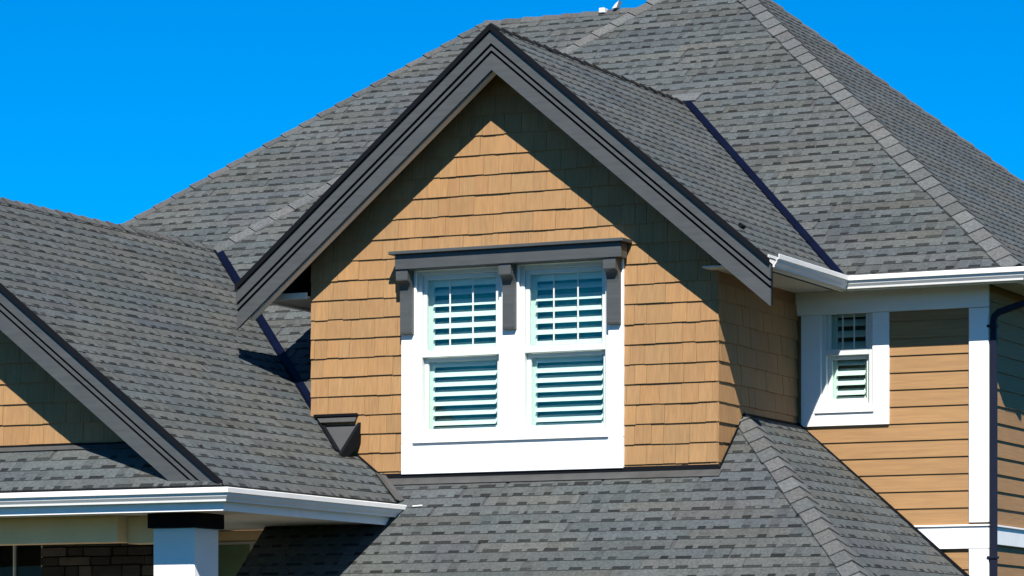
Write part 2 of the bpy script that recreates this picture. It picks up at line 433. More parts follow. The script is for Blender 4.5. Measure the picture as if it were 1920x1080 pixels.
CAND.sort(key=lambda t: -t[0])
chosen = set(id(t[2]) for t in CAND[:298])
def shared_shingle(var):
    if var not in SHARED:
        mb = MB(); idf = Frame((0, 0, 0), (1, 0, 0), (0, 1, 0))
        big = [(-1, -1), (3, -1), (3, 1), (-1, 1)]
        shingle_mesh(idf, 0, 0, var, [big], (1, 1, 1), mb)
        me = bpy.data.meshes.new('shingle'); me.from_pydata(mb.v, [], mb.f)
        a = me.color_attributes.new('Col', 'FLOAT_COLOR', 'POINT'); fl_ = []
        for k in mb.c: fl_.extend((*k, 1.0))
        a.data.foreach_set('color', fl_); me.materials.append(M['shingle']); SHARED[var] = me
    return SHARED[var]
for (part, fr, regions, pieces) in SLOPES:
    rest = MB()
    R = Matrix((fr.A, fr.B, fr.N)).transposed().to_4x4()
    for p in pieces:
        if id(p) in chosen:
            o = bpy.data.objects.new('shingle', shared_shingle(p[2])); C.objects.link(o)
            o.parent = part; o.color = (*p[3], 1)
            o.matrix_local = Matrix.Translation(fr.p(p[0], p[1]) + OFF - WORLD[part.name]) @ R
        else:
            shingle_mesh(fr, p[0], p[1], p[2], regions, p[3], rest)
    if rest.v:
        o = rest.build('shingles', M['shingle'], part, cols=True); o['kind'] = 'stuff'

# ------------------------------------------------------------------ hip and ridge caps
def caps(name, P0, P1, N1, N2, w=0.135, e=0.20, seed=0, lift=0.0, start=0.0, bright=1.0):
    """cap shingles from the low end P0 to the high end P1; N1, N2 the normals of the two slopes"""
    r = random.Random(seed); P0, P1 = V(P0), V(P1); D = (P1 - P0); Ln = D.length; D.normalize()
    up = (V(N1) + V(N2)).normalized()
    def down(Nn):
        t = D.cross(V(Nn)).normalized()
        return t if t.z < 0 else -t
    d1, d2 = down(N1), down(N2)
    s = start
    while s < Ln - 0.05:
        t = min(s + e + 0.05, Ln); k = r.uniform(-0.008, 0.008); kk = r.uniform(0, 0.006)
        P = []
        for (q, n) in ((s, 0.036 + kk + lift), (t, 0.018 + lift)):
            c = P0 + D * q + up * n
            for (dd, Nn) in ((d1, N1), (None, None), (d2, N2)):
                if dd is None: P.append(c)
                else: P.append(P0 + D * q + dd * (w + k) + V(Nn) * (n * 0.8))
        P += [p - up * 0.012 for p in P[:3]] + [P[3] - up * 0.03, P[4] - up * 0.03, P[5] - up * 0.03]
        F = [(0, 1, 4, 3), (1, 2, 5, 4), (0, 6, 7, 1), (1, 7, 8, 2), (0, 3, 9, 6), (2, 8, 11, 5)]
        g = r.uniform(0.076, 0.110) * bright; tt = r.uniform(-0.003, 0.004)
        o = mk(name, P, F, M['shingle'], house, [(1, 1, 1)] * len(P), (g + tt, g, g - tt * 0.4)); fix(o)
        s += e
NM, NRt, NBk = fm.N, fr_.N, V((0, fm.N.y * -1, fm.N.z))
NLf = V((-fr_.N.x, 0, fr_.N.z))
caps('hip_cap', (hr - YE, YE, ZE), APEX, NM, NRt, seed=1, w=0.15, e=0.215)
caps('hip_cap', (VA[0], VA[0] + hl, zfront(0, VA[0] + hl)), APEX, NM, NLf, seed=2, e=0.26, w=0.13)
caps('hip_cap', (XE, 41.7, ZE), APEX, NRt, NBk, seed=3, e=0.26, bright=0.8, lift=-.008, w=.09)
caps('hip_cap', (YB - HB + 1.0, YB + 1.0, ZE + TM), (XRB, YRB, ZRB), NM, NLf, seed=4, e=0.26, bright=0.75, lift=-.008, w=.09)
caps('ridge_cap', (XRB, YRB, ZRB), (-15.6, YRB, ZRB), NM, NBk, seed=5, e=0.26, bright=0.75, lift=-.008, w=.09)
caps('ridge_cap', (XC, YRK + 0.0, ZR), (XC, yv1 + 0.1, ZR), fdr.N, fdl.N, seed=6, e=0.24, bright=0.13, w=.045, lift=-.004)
caps('ridge_cap', (XLR, yl, ZLR), (XLR, VA[1] + 0.05, ZLR), fl.N, fll.N, seed=7, e=0.24, bright=0.8, lift=-.006, w=.09)
caps('hip_cap', (XP, YP, ZP), HPT, fp.N, fpr.N, seed=8, w=0.14, e=0.195)
# pale saddle shingle where the dormer ridge meets the main slope
a0, b0 = fm.ab((XC, yv1, ZR))
sd = MB(); sd.extrude([fm.p(a0 + x, b0 + y, 0.026) for x, y in ((-0.16, 0.02), (0.13, 0.02), (0.16, 0.17), (-0.19, 0.17))], fm.N * -0.02)
o = sd.build('saddle_shingle', M['shingle'], house, (0.10, 0.102, 0.105), cols=True)

# ------------------------------------------------------------------ valley flashings
def valley(P0, P1, N1, N2, w1, w2, mat, up=0.022, ridge=True):
    P0, P1 = V(P0), V(P1); D = (P1 - P0).normalized()
    def away(Na, Nb):
        t = D.cross(V(Na)).normalized()
        return t if t.z > 0 else -t
    d1, d2 = away(N1, N2), away(N2, N1)
    mb = MB(); U = (V(N1) + V(N2)).normalized()
    P = []
    for q in (P0, P1):
        P += [q + d1 * w1 + V(N1) * up, q + U * (up + 0.006), q + d2 * w2 + V(N2) * up]
    P2 = [p - U * 0.012 for p in P]
    mb.add(P + P2, [(0, 1, 4, 3), (1, 2, 5, 4), (0, 3, 9, 6), (2, 8, 11, 5), (0, 6, 7, 1), (1, 7, 8, 2), (3, 4, 10, 9), (4, 5, 11, 10)])
    return mb.build('valley_flashing', mat, house)
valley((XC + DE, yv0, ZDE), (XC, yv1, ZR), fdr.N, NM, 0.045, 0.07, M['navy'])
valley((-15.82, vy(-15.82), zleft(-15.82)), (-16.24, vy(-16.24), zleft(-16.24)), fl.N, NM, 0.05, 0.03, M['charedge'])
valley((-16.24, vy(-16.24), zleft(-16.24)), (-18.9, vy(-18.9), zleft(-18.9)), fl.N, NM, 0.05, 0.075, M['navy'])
valley((XG + 0.02, yg_end, ZG), (xm, YD - 0.02, zleft(xm)), fl.N, fp.N, 0.075, 0.05, M['lead'])

# ------------------------------------------------------------------ wall cladding
SHK = []
def shown(P):                                          # how large a piece shows in the picture
    q = [project(p) for p in P]
    if not any(0 <= a <= 1920 and 0 <= b <= 1080 for a, b in q): return 0
    return abs(area(q))
def shakes(wall, fr, regions, holes, z0, course, mat, wmin, wmax, seed, name='shake', skip=None):
    r = random.Random(seed); regions = [ccw(g) for g in regions]
    a_lo = min(bounds(g)[0] for g in regions); a_hi = max(bounds(g)[1] for g in regions)
    b_lo = min(bounds(g)[2] for g in regions); b_hi = max(bounds(g)[3] for g in regions)
    j = 0
    while z0 + j * course < b_hi:
        b = z0 + j * course; a = a_lo - r.uniform(0, 0.15)
        while a < a_hi:
            wd = r.uniform(wmin, wmax) if r.random() < 0.75 else r.uniform(wmin, wmin * 1.5)
            spans = [(a, a + wd)]
            for (h0, h1, k0, k1) in holes:
                if b + course > k0 and b < k1:
                    ns = []
                    for (s0, s1) in spans:
                        if s1 <= h0 or s0 >= h1: ns.append((s0, s1)); continue
                        if s0 < h0: ns.append((s0, h0))
                        if s1 > h1: ns.append((h1, s1))
                    spans = ns
            for (s0, s1) in spans:
                if s1 - s0 < 0.012: continue
                db = r.uniform(-0.004, 0.004); dn = r.uniform(-0.002, 0.002); g = 0.0016
                rect = [(s0 + g, b + db), (s1 - g, b + db), (s1 - g, b + course + 0.02), (s0 + g, b + course + 0.02)]
                for reg in regions:
                    pl = clip(rect, reg)
                    if len(pl) < 3 or area(pl) < 4e-4: continue
                    if skip and all(skip(fr.p(*q)) for q in pl): continue
                    n = len(pl)
                    def h(q): return 0.021 + dn - 0.015 * (q[1] - b) / course
                    P = [fr.p(q[0], q[1], h(q)) for q in pl] + [fr.p(q[0], q[1], 0.001) for q in pl]
                    Fc = [tuple(range(n)), tuple(reversed(range(n, 2 * n)))] + [(i, i + n, (i + 1) % n + n, (i + 1) % n) for i in range(n)]
                    k = r.uniform(0.90, 1.08); t = r.uniform(-0.035, 0.035)
                    SHK.append((shown(P[:n]), len(SHK), name, P, Fc, mat, wall, (k + t, k, k - t)))
            a += wd
        j += 1

# dormer front wall, with a window opening
OX0, OX1, OZ0, OZ1 = -15.132, -13.084, 2.345, 4.03
mb = MB(); by = YD + 0.12
mb.box(XL, OX0, YD, by, 1.6, 3.70); mb.box(OX1, XR, YD, by, 1.6, 3.70); mb.box(OX0, OX1, YD, by, 1.6, OZ0)
zt = lambda x: zdorm(x) - 0.12
mb.extrude([(XL, YD, 3.70), (OX0, YD, 3.70), (OX0, YD, OZ1), (OX1, YD, OZ1), (OX1, YD, 3.70), (XR, YD, 3.70), (XR, YD, zt(XR)), (XC, YD, zt(XC)), (XL, YD, zt(XL))], (0, 0.12, 0))
dwall = mb.build('dormer_wall', M['wallback'], house)
fw = Frame((0, YD, 0), (1, 0, 0), (0, 0, 1))
WREG = [(XL - 0.018, 1.98), (XR + 0.018, 1.98), (XR + 0.018, zt(XR) - 0.0), (XC, zt(XC)), (XL - 0.018, zt(XL))]
CX0, CX1 = -15.296, -12.930
shakes(dwall, fw, [WREG], [(CX0 + 0.03, CX1 - 0.03, 2.0, 4.10)], 2.07 - 0.19, 0.19, M['shake'], 0.12, 0.31, 3,
       skip=lambda P: (P.z < zleft(P.x) - 0.02) or P.z < 2.0)
# dormer right side wall
mb = MB(); mb.box(XR - 0.12, XR - 0.001, YD + 0.121, YW + 0.5, 1.6, 3.885)
swall = mb.build('side_wall', M['wallback'], house)
fs = Frame((XR, 0, 0), (0, 1, 0), (0, 0, 1))
shakes(swall, fs, [[(YD - 0.018, 1.98), (YW - 0.02, 1.98), (YW - 0.02, 3.75), (YD - 0.018, 3.75)]], [], 2.07 - 0.19, 0.19, M['shake'], 0.13, 0.34, 5,
       skip=lambda P: (P.y < HPT.y and P.z < zlow(P.y) - 0.02) or (P.y > HPT.y and P.z < HPT.z - 0.02))
mb = MB(); mb.box(XL + 0.001, XL + 0.12, YD + 0.121, 33.0, 1.6, 3.86); mb.build('side_wall', M['wallback'], house)

# left gable wall
zlg = lambda x: ZLR - TL * abs(x - XLR) - 0.12
gx = XG - 0.25
mb = MB(); zb_ = 1.56
mb.extrude([(2 * XLR - gx, YLW, zb_), (gx, YLW, zb_), (gx, YLW, zlg(gx)), (XLR, YLW, zlg(XLR)), (2 * XLR - gx, YLW, zlg(gx))], (0, 0.12, 0))
gwall = mb.build('gable_wall', M['wallback'], house)
fg = Frame((0, YLW, 0), (1, 0, 0), (0, 0, 1))
shakes(gwall, fg, [[(-18.6, 2.19), (XLR + (ZLR - .12 - 2.19) / TL, 2.19), (-18.6, zlg(-18.6))]], [], 2.195, 0.19, M['shake'], 0.12, 0.30, 8)

# the 300 shakes that show largest are parts of their own; the small rest of each wall is joined
SHK.sort(key=lambda t: (-t[0], t[1]))
tints = [(.93, .93, .95), (1.0, 1.0, 1.0), (1.06, 1.03, 1.0), (1.0, .96, .93)]
tmats = [paint('tan_shake', tuple(a * b for a, b in zip(TAN, k)), 0.75, 0.05, 2.0, grain=(55, 55, 4), bump=0.35) for k in tints]
restw = {}
for q, (sz, num, name, P, Fc, mat, wall, col) in enumerate(SHK):
    if q < 300: mk(name, P, Fc, mat, wall, None, col)
    else:
        mb_, idx = restw.setdefault(wall.name, (MB(), [])); mb_.add(P, Fc); idx += [(num * 7 + q) % 4] * len(Fc)
for wn, (mb_, idx) in restw.items():
    wall = bpy.data.objects[wn]; c0 = sum(mb_.v, V((0, 0, 0))) / len(mb_.v)
    o = mk('shakes', mb_.v, mb_.f, tmats[0], wall)
    for k in tmats[1:]: o.data.materials.append(k)
    o.data.polygons.foreach_set('material_index', idx); o['kind'] = 'stuff'
# main right wall with lap boards
mb = MB()
wx0, wx1, wz0, wz1 = -11.72, -11.185, 2.70, 3.77       # small window opening
mb.box(XR, wx0, YW, YW + 0.12, -EYE, 3.95); mb.box(wx1, XW, YW, YW + 0.12, -EYE, 3.95)
mb.box(wx0, wx1, YW, YW + 0.12, -EYE, wz0); mb.box(wx0, wx1, YW, YW + 0.12, wz1, 3.95)
mwall = mb.build('main_wall', M['wallback'], house)
def boards(wall, fr, a0, a1, b0, b1, course, mat, seed, holes=()):
    r = random.Random(seed); j = 0
    while b0 + j * course < b1 - 0.01:
        b = b0 + j * course; t = min(b + course + 0.02, b1)
        spans = [(a0, a1)]
        for (h0, h1, k0, k1) in holes:
            if t > k0 + 0.03 and b < k1 - 0.03:
                spans = [s for q in spans for s in ((q[0], min(q[1], h0)), (max(q[0], h1), q[1])) if s[1] - s[0] > 0.02]
        for (s0, s1) in spans:
            P = []
            for (q, n) in ((b, 0.021), (t, 0.021 - 0.015 * (t - b) / course)):
                P += [fr.p(s0, q, n), fr.p(s1, q, n)]
            P += [fr.p(s0, b, 0.001), fr.p(s1, b, 0.001), fr.p(s0, t, 0.001), fr.p(s1, t, 0.001)]
            Fc = [(0, 1, 3, 2), (4, 5, 1, 0), (2, 3, 7, 6), (4, 0, 2, 6), (1, 5, 7, 3), (5, 4, 6, 7)]
            k = r.uniform(0.96, 1.04)
            mk('siding_board', P, Fc, mat, wall, None, (k, k, k))
        j += 1
fmw = Frame((0, YW, 0), (1, 0, 0), (0, 0, 1))
boards(mwall, fmw, XR + 0.03, -10.19, 1.537, 3.70, 0.167, M['lap'], 1, holes=[(-11.92, -11.025, 2.545, 3.8)])
boards(mwall, fmw, XR + 0.03, -10.19, 1.27 - 0.167 * 4, 1.27, 0.167, M['lap'], 2)
mb = MB(); mb.box(XW - 0.12, XW, YW + 0.121, 41.2, -EYE, 3.9)
rwall = mb.build('right_wall', M['wallback'], house)
frw = Frame((XW, 0, 0), (0, 1, 0), (0, 0, 1))
boards(rwall, frw, YW + 0.02, 41.2, 1.537, 3.86, 0.167, M['lap'], 3)
boards(rwall, frw, YW + 0.02, 41.2, 1.33 - 0.167 * 5, 1.33, 0.167, M['lap'], 4)

# ------------------------------------------------------------------ white trim on the right wall
t = MB(); t.bbox(-10.198, XW + 0.03, YW - 0.04, YW + 0.0, 1.555, 3.635, 0.004); t.build('corner_board', M['white'], house)
t = MB(); t.bbox(XR - 0.005, XW + 0.03, YW - 0.044, YW + 0.0, 3.64, 3.865, 0.004); t.build('frieze_board', M['white'], house)
t = MB(); t.bbox(XR, XW + 0.032, YW - 0.042, YW, 1.30, 1.515, 0.004); t.bbox(XR, XW + 0.04, YW - 0.06, YW, 1.517, 1.535, 0.003); t.build('belly_band', M['white'], house)
t = MB(); t.bbox(-10.198, XW + 0.03, YW - 0.04, YW, -0.6, 1.297, 0.004); t.build('corner_board', M['white'], house)
t = MB(); t.bbox(XW - 0.002, XW + 0.042, YW + 0.002, 41.2, 1.345, 1.515, 0.004); t.bbox(XW - 0.002, XW + 0.06, YW + 0.002, 41.2, 1.517, 1.535, 0.003); t.build('belly_band', M['white'], house)

# ------------------------------------------------------------------ windows
def window(x0, x1, z0, z1, yw, zmid, slat_pitch, label, muntins=2, sash_in=0.03, topgap=0.10, lining_mat='room'):
    """double hung window seen from -Y; opening x0..x1, z0..z1 in the wall plane yw"""
    f = MB(); fw_ = 0.045; d0, d1 = yw - 0.012, yw + 0.13
    f.bbox(x0, x0 + fw_, d0, d1, z0, z1, .004); f.bbox(x1 - fw_, x1, d0, d1, z0, z1, .004)
    f.bbox(x0 + fw_, x1 - fw_, d0 + .002, d1, z1 - fw_, z1 - .001, .004); f.bbox(x0 + fw_, x1 - fw_, d0 - .012, d1, z0 + .001, z0 + 0.055, .004)
    win = f.build('window', M['vinyl'], house)
    if label: win['label'] = label
    ix0, ix1 = x0 + fw_ + .001, x1 - fw_ - .001; sw = 0.042
    yu = yw + 0.012; ylw = yw + 0.046
    u = MB()                                            # upper sash, set forward
    u.bbox(ix0, ix0 + sw, yu, yu + 0.03, zmid, z1 - fw_ - .001, .003); u.bbox(ix1 - sw, ix1, yu, yu + 0.03, zmid, z1 - fw_ - .001, .003)
    u.bbox(ix0 + sw, ix1 - sw, yu + .001, yu + 0.03, z1 - fw_ - 0.045, z1 - fw_ - .002, .003); u.bbox(ix0 + .001, ix1 - .001, yu - .024, yu + 0.032, zmid - 0.002, zmid + 0.062, .003)
    us = u.build('upper_sash', M['vinyl'], win)
    l = MB()
    l.bbox(ix0, ix0 + sw, ylw, ylw + 0.03, z0 + 0.056, zmid, .003); l.bbox(ix1 - sw, ix1, ylw, ylw + 0.03, z0 + 0.056, zmid, .003)
    l.bbox(ix0 + sw, ix1 - sw, ylw + .001, ylw + 0.03, zmid - 0.04, zmid - .003, .003); l.bbox(ix0 + sw, ix1 - sw, ylw + .001, ylw + 0.03, z0 + 0.056, z0 + 0.11, .003)
    ls = l.build('lower_sash', M['vinyl'], win)
    g = MB(); g.box(ix0 + sw - .005, ix1 - sw + .005, yu + 0.012, yu + 0.018, zmid + 0.05, z1 - fw_ - 0.04); g.build('pane', M['glass'], win)
    g = MB(); g.box(ix0 + sw - .005, ix1 - sw + .005, ylw + 0.012, ylw + 0.018, z0 + 0.10, zmid - 0.03); g.build('pane', M['glass'], win)
    for k in range(muntins):
        xm_ = ix0 + sw + (ix1 - ix0 - 2 * sw) * (k + 1) / (muntins + 1)
        m_ = MB(); m_.bbox(xm_ - 0.0075, xm_ + 0.0075, yu + 0.002, yu + 0.010, zmid + 0.062, z1 - fw_ - 0.046, .002); m_.build('muntin', M['vinyl'], win)
    # plantation shutter inside
    ys0, ys1 = yw + 0.105, yw + 0.13; sf = 0.075
    sh = MB()
    sh.bbox(x0 + .046, x0 + .046 + sf, ys0, ys1, z0 + .06, z1 - .05, .003); sh.bbox(x1 - .046 - sf, x1 - .046, ys0, ys1, z0 + .06, z1 - .05, .003)
    sx0, sx1 = x0 + .046 + sf, x1 - .046 - sf
    sh.bbox(sx0, sx1, ys0 + .001, ys1, z1 - .05 - topgap, z1 - .051, .003); sh.bbox(sx0, sx1, ys0 + .001, ys1, z0 + .061, z0 + .135, .003)
    sh.bbox(sx0, sx1, ys0 + .001, ys1, zmid - 0.01, zmid + 0.055, .003)
    sh.build('shutter_frame', M['vinyl'], win)
    r = random.Random(int(x0 * 100)); hw = slat_pitch * 0.57
    for (za, zb) in ((z0 + .135, zmid - 0.01), (zmid + 0.055, z1 - .05 - topgap)):
        n = max(1, round((zb - za) / slat_pitch)); st = (zb - za) / n
        for k in range(n):
            zc = za + (k + .5) * st; ang = math.radians(40 + r.uniform(-4, 4))
            yc = yw + 0.118
            cy, cz = math.cos(ang) * hw, math.sin(ang) * hw
            tx, tz = math.sin(ang) * 0.005, math.cos(ang) * 0.005
            s = MB(); s.extrude([(sx0, yc - cy, zc - cz), (sx0, yc - cy * .5 - tx, zc - cz * .5 + tz), (sx0, yc + cy * .5 - tx, zc + cz * .5 + tz), (sx0, yc + cy, zc + cz), (sx0, yc + cy * .5 + tx, zc + cz * .5 - tz), (sx0, yc - cy * .5 + tx, zc - cz * .5 - tz)], (sx1 - sx0, 0, 0))
            s.build('slat', M['vinyl'], win)
    rm = MB(); yb0, yb1 = yw + 0.19, yw + 0.27
    rm.box(x0, x1, yb1, yb1 + .02, z0, z1); rm.box(x0 - .02, x0, yw + .131, yb1, z0, z1); rm.box(x1, x1 + .02, yw + .131, yb1, z0, z1)
    rm.box(x0, x1, yw + .131, yb1, z0 - .02, z0); rm.box(x0, x1, yw + .131, yb1, z1, z1 + .02)
    rm.build('room_lining', M[lining_mat], win)  # in sky_blue this stands in for the sky reflected between the slats
    return win
window(-15.130, -14.210, 2.366, 4.02, YD, 3.175, 0.100, 'left shuttered dormer window')
window(-14.024, -13.086, 2.366, 4.02, YD, 3.175, 0.100, 'right shuttered dormer window')
window(wx0, wx1, wz0, wz1, YW, 3.235, 0.098, 'small shuttered window by the lap siding', lining_mat='darkroom')
# dormer window casing
yc0, yc1 = YD - 0.048, YD
def trim(name, boxes, mat, r=.004):
    t_ = MB()
    for bx_ in boxes: t_.bbox(*bx_, r)
    return t_.build(name, M[mat], house)
trim('window_casing', [(CX0, -15.132, yc0, yc1, 2.335, 4.03), (-13.084, CX1, yc0, yc1, 2.335, 4.03), (-14.208, -14.026, yc0, yc1 + .1, 2.366, 4.03), (CX0, CX1, yc0 - .002, yc1, 2.035, 2.333),
                       (-15.131, -13.085, yc0 + .012, yc1, 4.015, 4.05)], 'white')
trim('window_sill', [(-15.16, -13.075, yc0 - .028, yc1, 2.334, 2.365)], 'white')
# small window casing
trim('window_casing', [(-11.93, wx0, YW - .04, YW, 2.66, 3.638), (wx1, -11.014, YW - .04, YW, 2.66, 3.638), (-11.93, -11.014, YW - .041, YW, 2.535, 2.66)], 'white')
trim('window_sill', [(wx0 - .06, wx1 + .02, YW - .062, YW, 2.662, 2.698)], 'white')

# window hood with three brackets
hd = MB(); hd.bbox(-15.335, -12.845, YD - 0.25, YD - 0.001, 4.165, 4.197, .004); hd.build('hood_cap', M['charcoal'], house)
hd = MB(); hd.bbox(-15.285, -12.885, YD - 0.205, YD - 0.05, 4.02, 4.164, .005); hood = hd.build('window_hood', M['charcoal'], house)
for xb in (-15.218, -14.108, -13.012):
    h_ = MB(); pts = []
    for k in range(7):
        a_ = math.radians(90 * k / 6)
        pts.append((YD - 0.10 - 0.085 * (1 - math.cos(a_)), 3.80 + 0.115 * math.sin(a_)))
    prof = [(YD - .049, 3.40), (YD - .095, 3.40), (YD - .10, 3.42)] + pts + [(YD - .188, 3.925), (YD - .188, 4.019), (YD - .049, 4.019)]
    h_.extrude([(xb - 0.064, y, z) for y, z in prof], (0.128, 0, 0)); h_.build('bracket', M['charcoal'], house)

# ------------------------------------------------------------------ bargeboards
def rake(xc, zr, tan, xend, yf, side, zmin=-99):
    """layered bargeboard from the apex (xc, zr) down to xend"""
    def zl(x, off): return zr - tan * abs(x - xc) - off
    def layer(t0, t1, y0, y1, nm, mat):
        xe = xend - (0.12 * side if nm == 'inner_trim' else 0)
        pl = clip(ccw([(xc, zl(xc, t0)), (xe, zl(xe, t0)), (xe, zl(xe, t1)), (xc, zl(xc, t1))]), [(-99, zmin), (99, zmin), (99, 99), (-99, 99)])
        b = MB(); b.extrude([(p[0], y0, p[1]) for p in pl], (0, y1 - y0, 0))
        return b.build(nm, M[mat], root)
    pl = clip(ccw([(xc, zl(xc, .02)), (xend, zl(xend, .02)), (xend, zl(xend, .395)), (xc, zl(xc, .395))]), [(-99, zmin + .002), (99, zmin + .002), (99, 99), (-99, 99)])
    b = MB(); b.extrude([(p[0], yf + .03, p[1]) for p in pl], (0, 0.035, 0))
    root = b.build('bargeboard', M['charedge'], house)  # groove shade between the boards is put into this black backing
    layer(-0.026, 0.034, yf - .036, yf - .016, 'drip_edge', 'charedge')
    layer(0.036, 0.158, yf - .010, yf + .028, 'board', 'charcoal')
    layer(0.188, 0.224, yf - .002, yf + .0285, 'moulding', 'charcoal')
    layer(0.254, 0.412, yf + .004, yf + .0282, 'board', 'charcoal')
    layer(0.396, 0.418, yf + .0655, yf + .150, 'inner_trim', 'edge_trim')
    return root
rake(XC, ZR, TD, XC + DE + 0.045, YRK, 1); rake(XC, ZR, TD, XC - DE - 0.0, YRK, -1)
rake(XLR, ZLR, TL, XG - 0.02, YLK, 1, ZG - .06); rake(XLR, ZLR, TL, 2 * XLR - XG, YLK, -1, ZG - .06)
# soffits under the rakes
def rake_soffit(xc, zr, tan, xend, y0, y1, off=0.30):
    b = MB(); z = lambda x: zr - tan * abs(x - xc) - off
    b.extrude([(xc, y0, z(xc)), (xend, y0, z(xend)), (xend, y0, z(xend) + .02), (xc, y0, z(xc) + .02)], (0, y1 - y0, 0)); b.build('rake_soffit', M['dsoffit'], house)
for sx in (1, -1):
    rake_soffit(XC, ZR, TD, XC + sx * (DE - 0.28), YRK + .066, YD - .03)
    rake_soffit(XLR, ZLR, TL, XLR + sx * (XG - XLR - 0.3), YLK + .066, YLW - .03)

# ------------------------------------------------------------------ gutters, fascias, soffits
PROF = [(0.0, 0.0), (0.0, -0.122), (0.062, -0.122), (0.066, -0.104), (0.086, -0.078), (0.094, -0.052), (0.112, -0.046), (0.114, -0.006), (0.106, 0.0), (0.104, -0.010),
        (0.108, -0.040), (0.090, -0.046), (0.080, -0.076), (0.062, -0.098), (0.058, -0.117), (0.005, -0.117), (0.005, 0.0)]
def sweep(name, path, prof, mat, parent, smooth=False):
    """profile (outward, z) along a plan polyline; outward is to the right of travel"""
    n = len(path); rings = []
    for i, (x, y, z) in enumerate(path):
        def nrm(a, b):
            d = V((b[0] - a[0], b[1] - a[1], 0)).normalized(); return V((d.y, -d.x, 0))
        if i == 0: m = nrm(path[0], path[1]); k = 1
        elif i == n - 1: m = nrm(path[-2], path[-1]); k = 1
        else:
            a_, b_ = nrm(path[i - 1], path[i]), nrm(path[i], path[i + 1]); m = (a_ + b_).normalized(); k = 1 / max(0.2, m.dot(a_))
        rings.append([V((x, y, z)) + m * (o * k) + V((0, 0, h)) for o, h in prof])
    q = len(prof); mb_ = MB(); P = [p for r_ in rings for p in r_]
    F = [(i * q + j, i * q + (j + 1) % q, (i + 1) * q + (j + 1) % q, (i + 1) * q + j) for i in range(n - 1) for j in range(q)]
    F += [tuple(range(q)), tuple(reversed(range((n - 1) * q, n * q)))]
    mb_.add(P, F); return mb_.build(name, mat, parent)
zg1 = 3.948
sweep('gutter', [(XC + DE - .005, YRK + .068, zg1), (XC + DE - .005, YE - .0, zg1), (XE, YE, zg1), (XE, 41.5, zg1)], PROF, M['gutter'], house)
sweep('gutter', [(XC - DE + .13, 31.2, zg1 - .03), (XC - DE + .13, YRK + .3, zg1 - .03)], PROF, M['gutter'], house)
sweep('gutter', [(2 * XLR - XG, 33, ZG - .022), (2 * XLR - XG, yq0, ZG - .022), (XG, yq0, ZG - .022), (XG, yg_end - .02, ZG - .022)], PROF, M['gutter'], house)
# fascia boards and soffits
FASC = [(-0.002, -0.02), (-0.002, -0.20), (-0.022, -0.20), (-0.022, -0.02)]
sweep('fascia', [(XC + DE - .005, YRK + .068, zg1), (XC + DE - .005, YE, zg1), (XE, YE, zg1), (XE, 41.5, zg1)], [(a, b if b > -.1 else -0.135) for a, b in FASC], M['white'], house)
sweep('fascia', [(XC - DE + .128, 31.2, zg1), (XC - DE + .128, YRK + .2, zg1)], [(a, b if b > -.1 else -0.135) for a, b in FASC], M['white'], house)
sweep('fascia', [(2 * XLR - XG, 33, ZG - .022), (2 * XLR - XG, yq0, ZG - .022), (XG, yq0, ZG - .022), (XG, yg_end + .2, ZG - .022)], FASC, M['white'], house)
zs = zg1 - 0.132
t = MB(); t.box(XR - .05, XC + DE - .030, YRK + .15, YW - .001, zs + .05, zs + .065); t.build('soffit', M['soffit'], house)
t = MB(); t.box(XC + DE - .0295, XE - .028, YE + .023, YW + .0, zs + .05, zs + .065); t.box(XW + .027, XE - .028, YW + .001, 41.3, zs + .05, zs + .065); t.build('soffit', M['soffit'], house)
t = MB(); t.box(XC - DE + .15, XL - .026, YD - .06, 31.3, zs, zs + .015); t.build('soffit', M['soffit'], house)
t = MB(); t.bbox(XC - DE + .12, XL - .028, YD - .085, YD - .062, zs - .012, zs + .05, .003); t.build('soffit_return', M['soffit'], house)
t = MB(); t.box(2 * XLR - XG + .03, XG - .028, yq0 + .023, 29.7, 1.530, 1.545); t.build('soffit', M['soffit'], house)

# downspout at the right corner
def tube(mb_, pts, hw, hd):
    rings = []
    for i, p in enumerate(pts):
        p = V(p); d = (V(pts[min(i + 1, len(pts) - 1)]) - V(pts[max(i - 1, 0)])).normalized()
        ref = V((0, 1, 0)) if abs(d.y) < 0.8 else V((1, 0, 0))
        s1 = d.cross(ref).normalized(); s2 = d.cross(s1).normalized()
        rings += [p + s1 * hw * a + s2 * hd * b for a, b in ((-1, -.8), (-.8, -1), (.8, -1), (1, -.8), (1, .8), (.8, 1), (-.8, 1), (-1, .8))]
    n = len(pts); F = [(i * 8 + j, i * 8 + (j + 1) % 8, (i + 1) * 8 + (j + 1) % 8, (i + 1) * 8 + j) for i in range(n - 1) for j in range(8)]
    F += [tuple(range(8)), tuple(reversed(range((n - 1) * 8, n * 8)))]
    mb_.add(rings, F)
xd = XW + 0.075; yd_ = YW - 0.01
t = MB(); tube(t, [(XE + .05, yd_ + .05, 3.80), (XE + .04, yd_ + .05, 3.74), (XE - .03, yd_ + .03, 3.68), (xd + .05, yd_, 3.585), (xd + .012, yd_, 3.55), (xd, yd_, 3.49), (xd, yd_, 2.5), (xd, yd_, 1.2), (xd, yd_, -EYE + .1)], .030, .030)
dsp = t.build('downspout', M['downspout'], house)
for zz in (3.44, 1.2, -0.5):
    t = MB(); t.bbox(xd - .06, xd + .042, yd_ - .042, yd_ + .042, zz, zz + .025, .003); t.build('strap', M['downspout'], dsp)

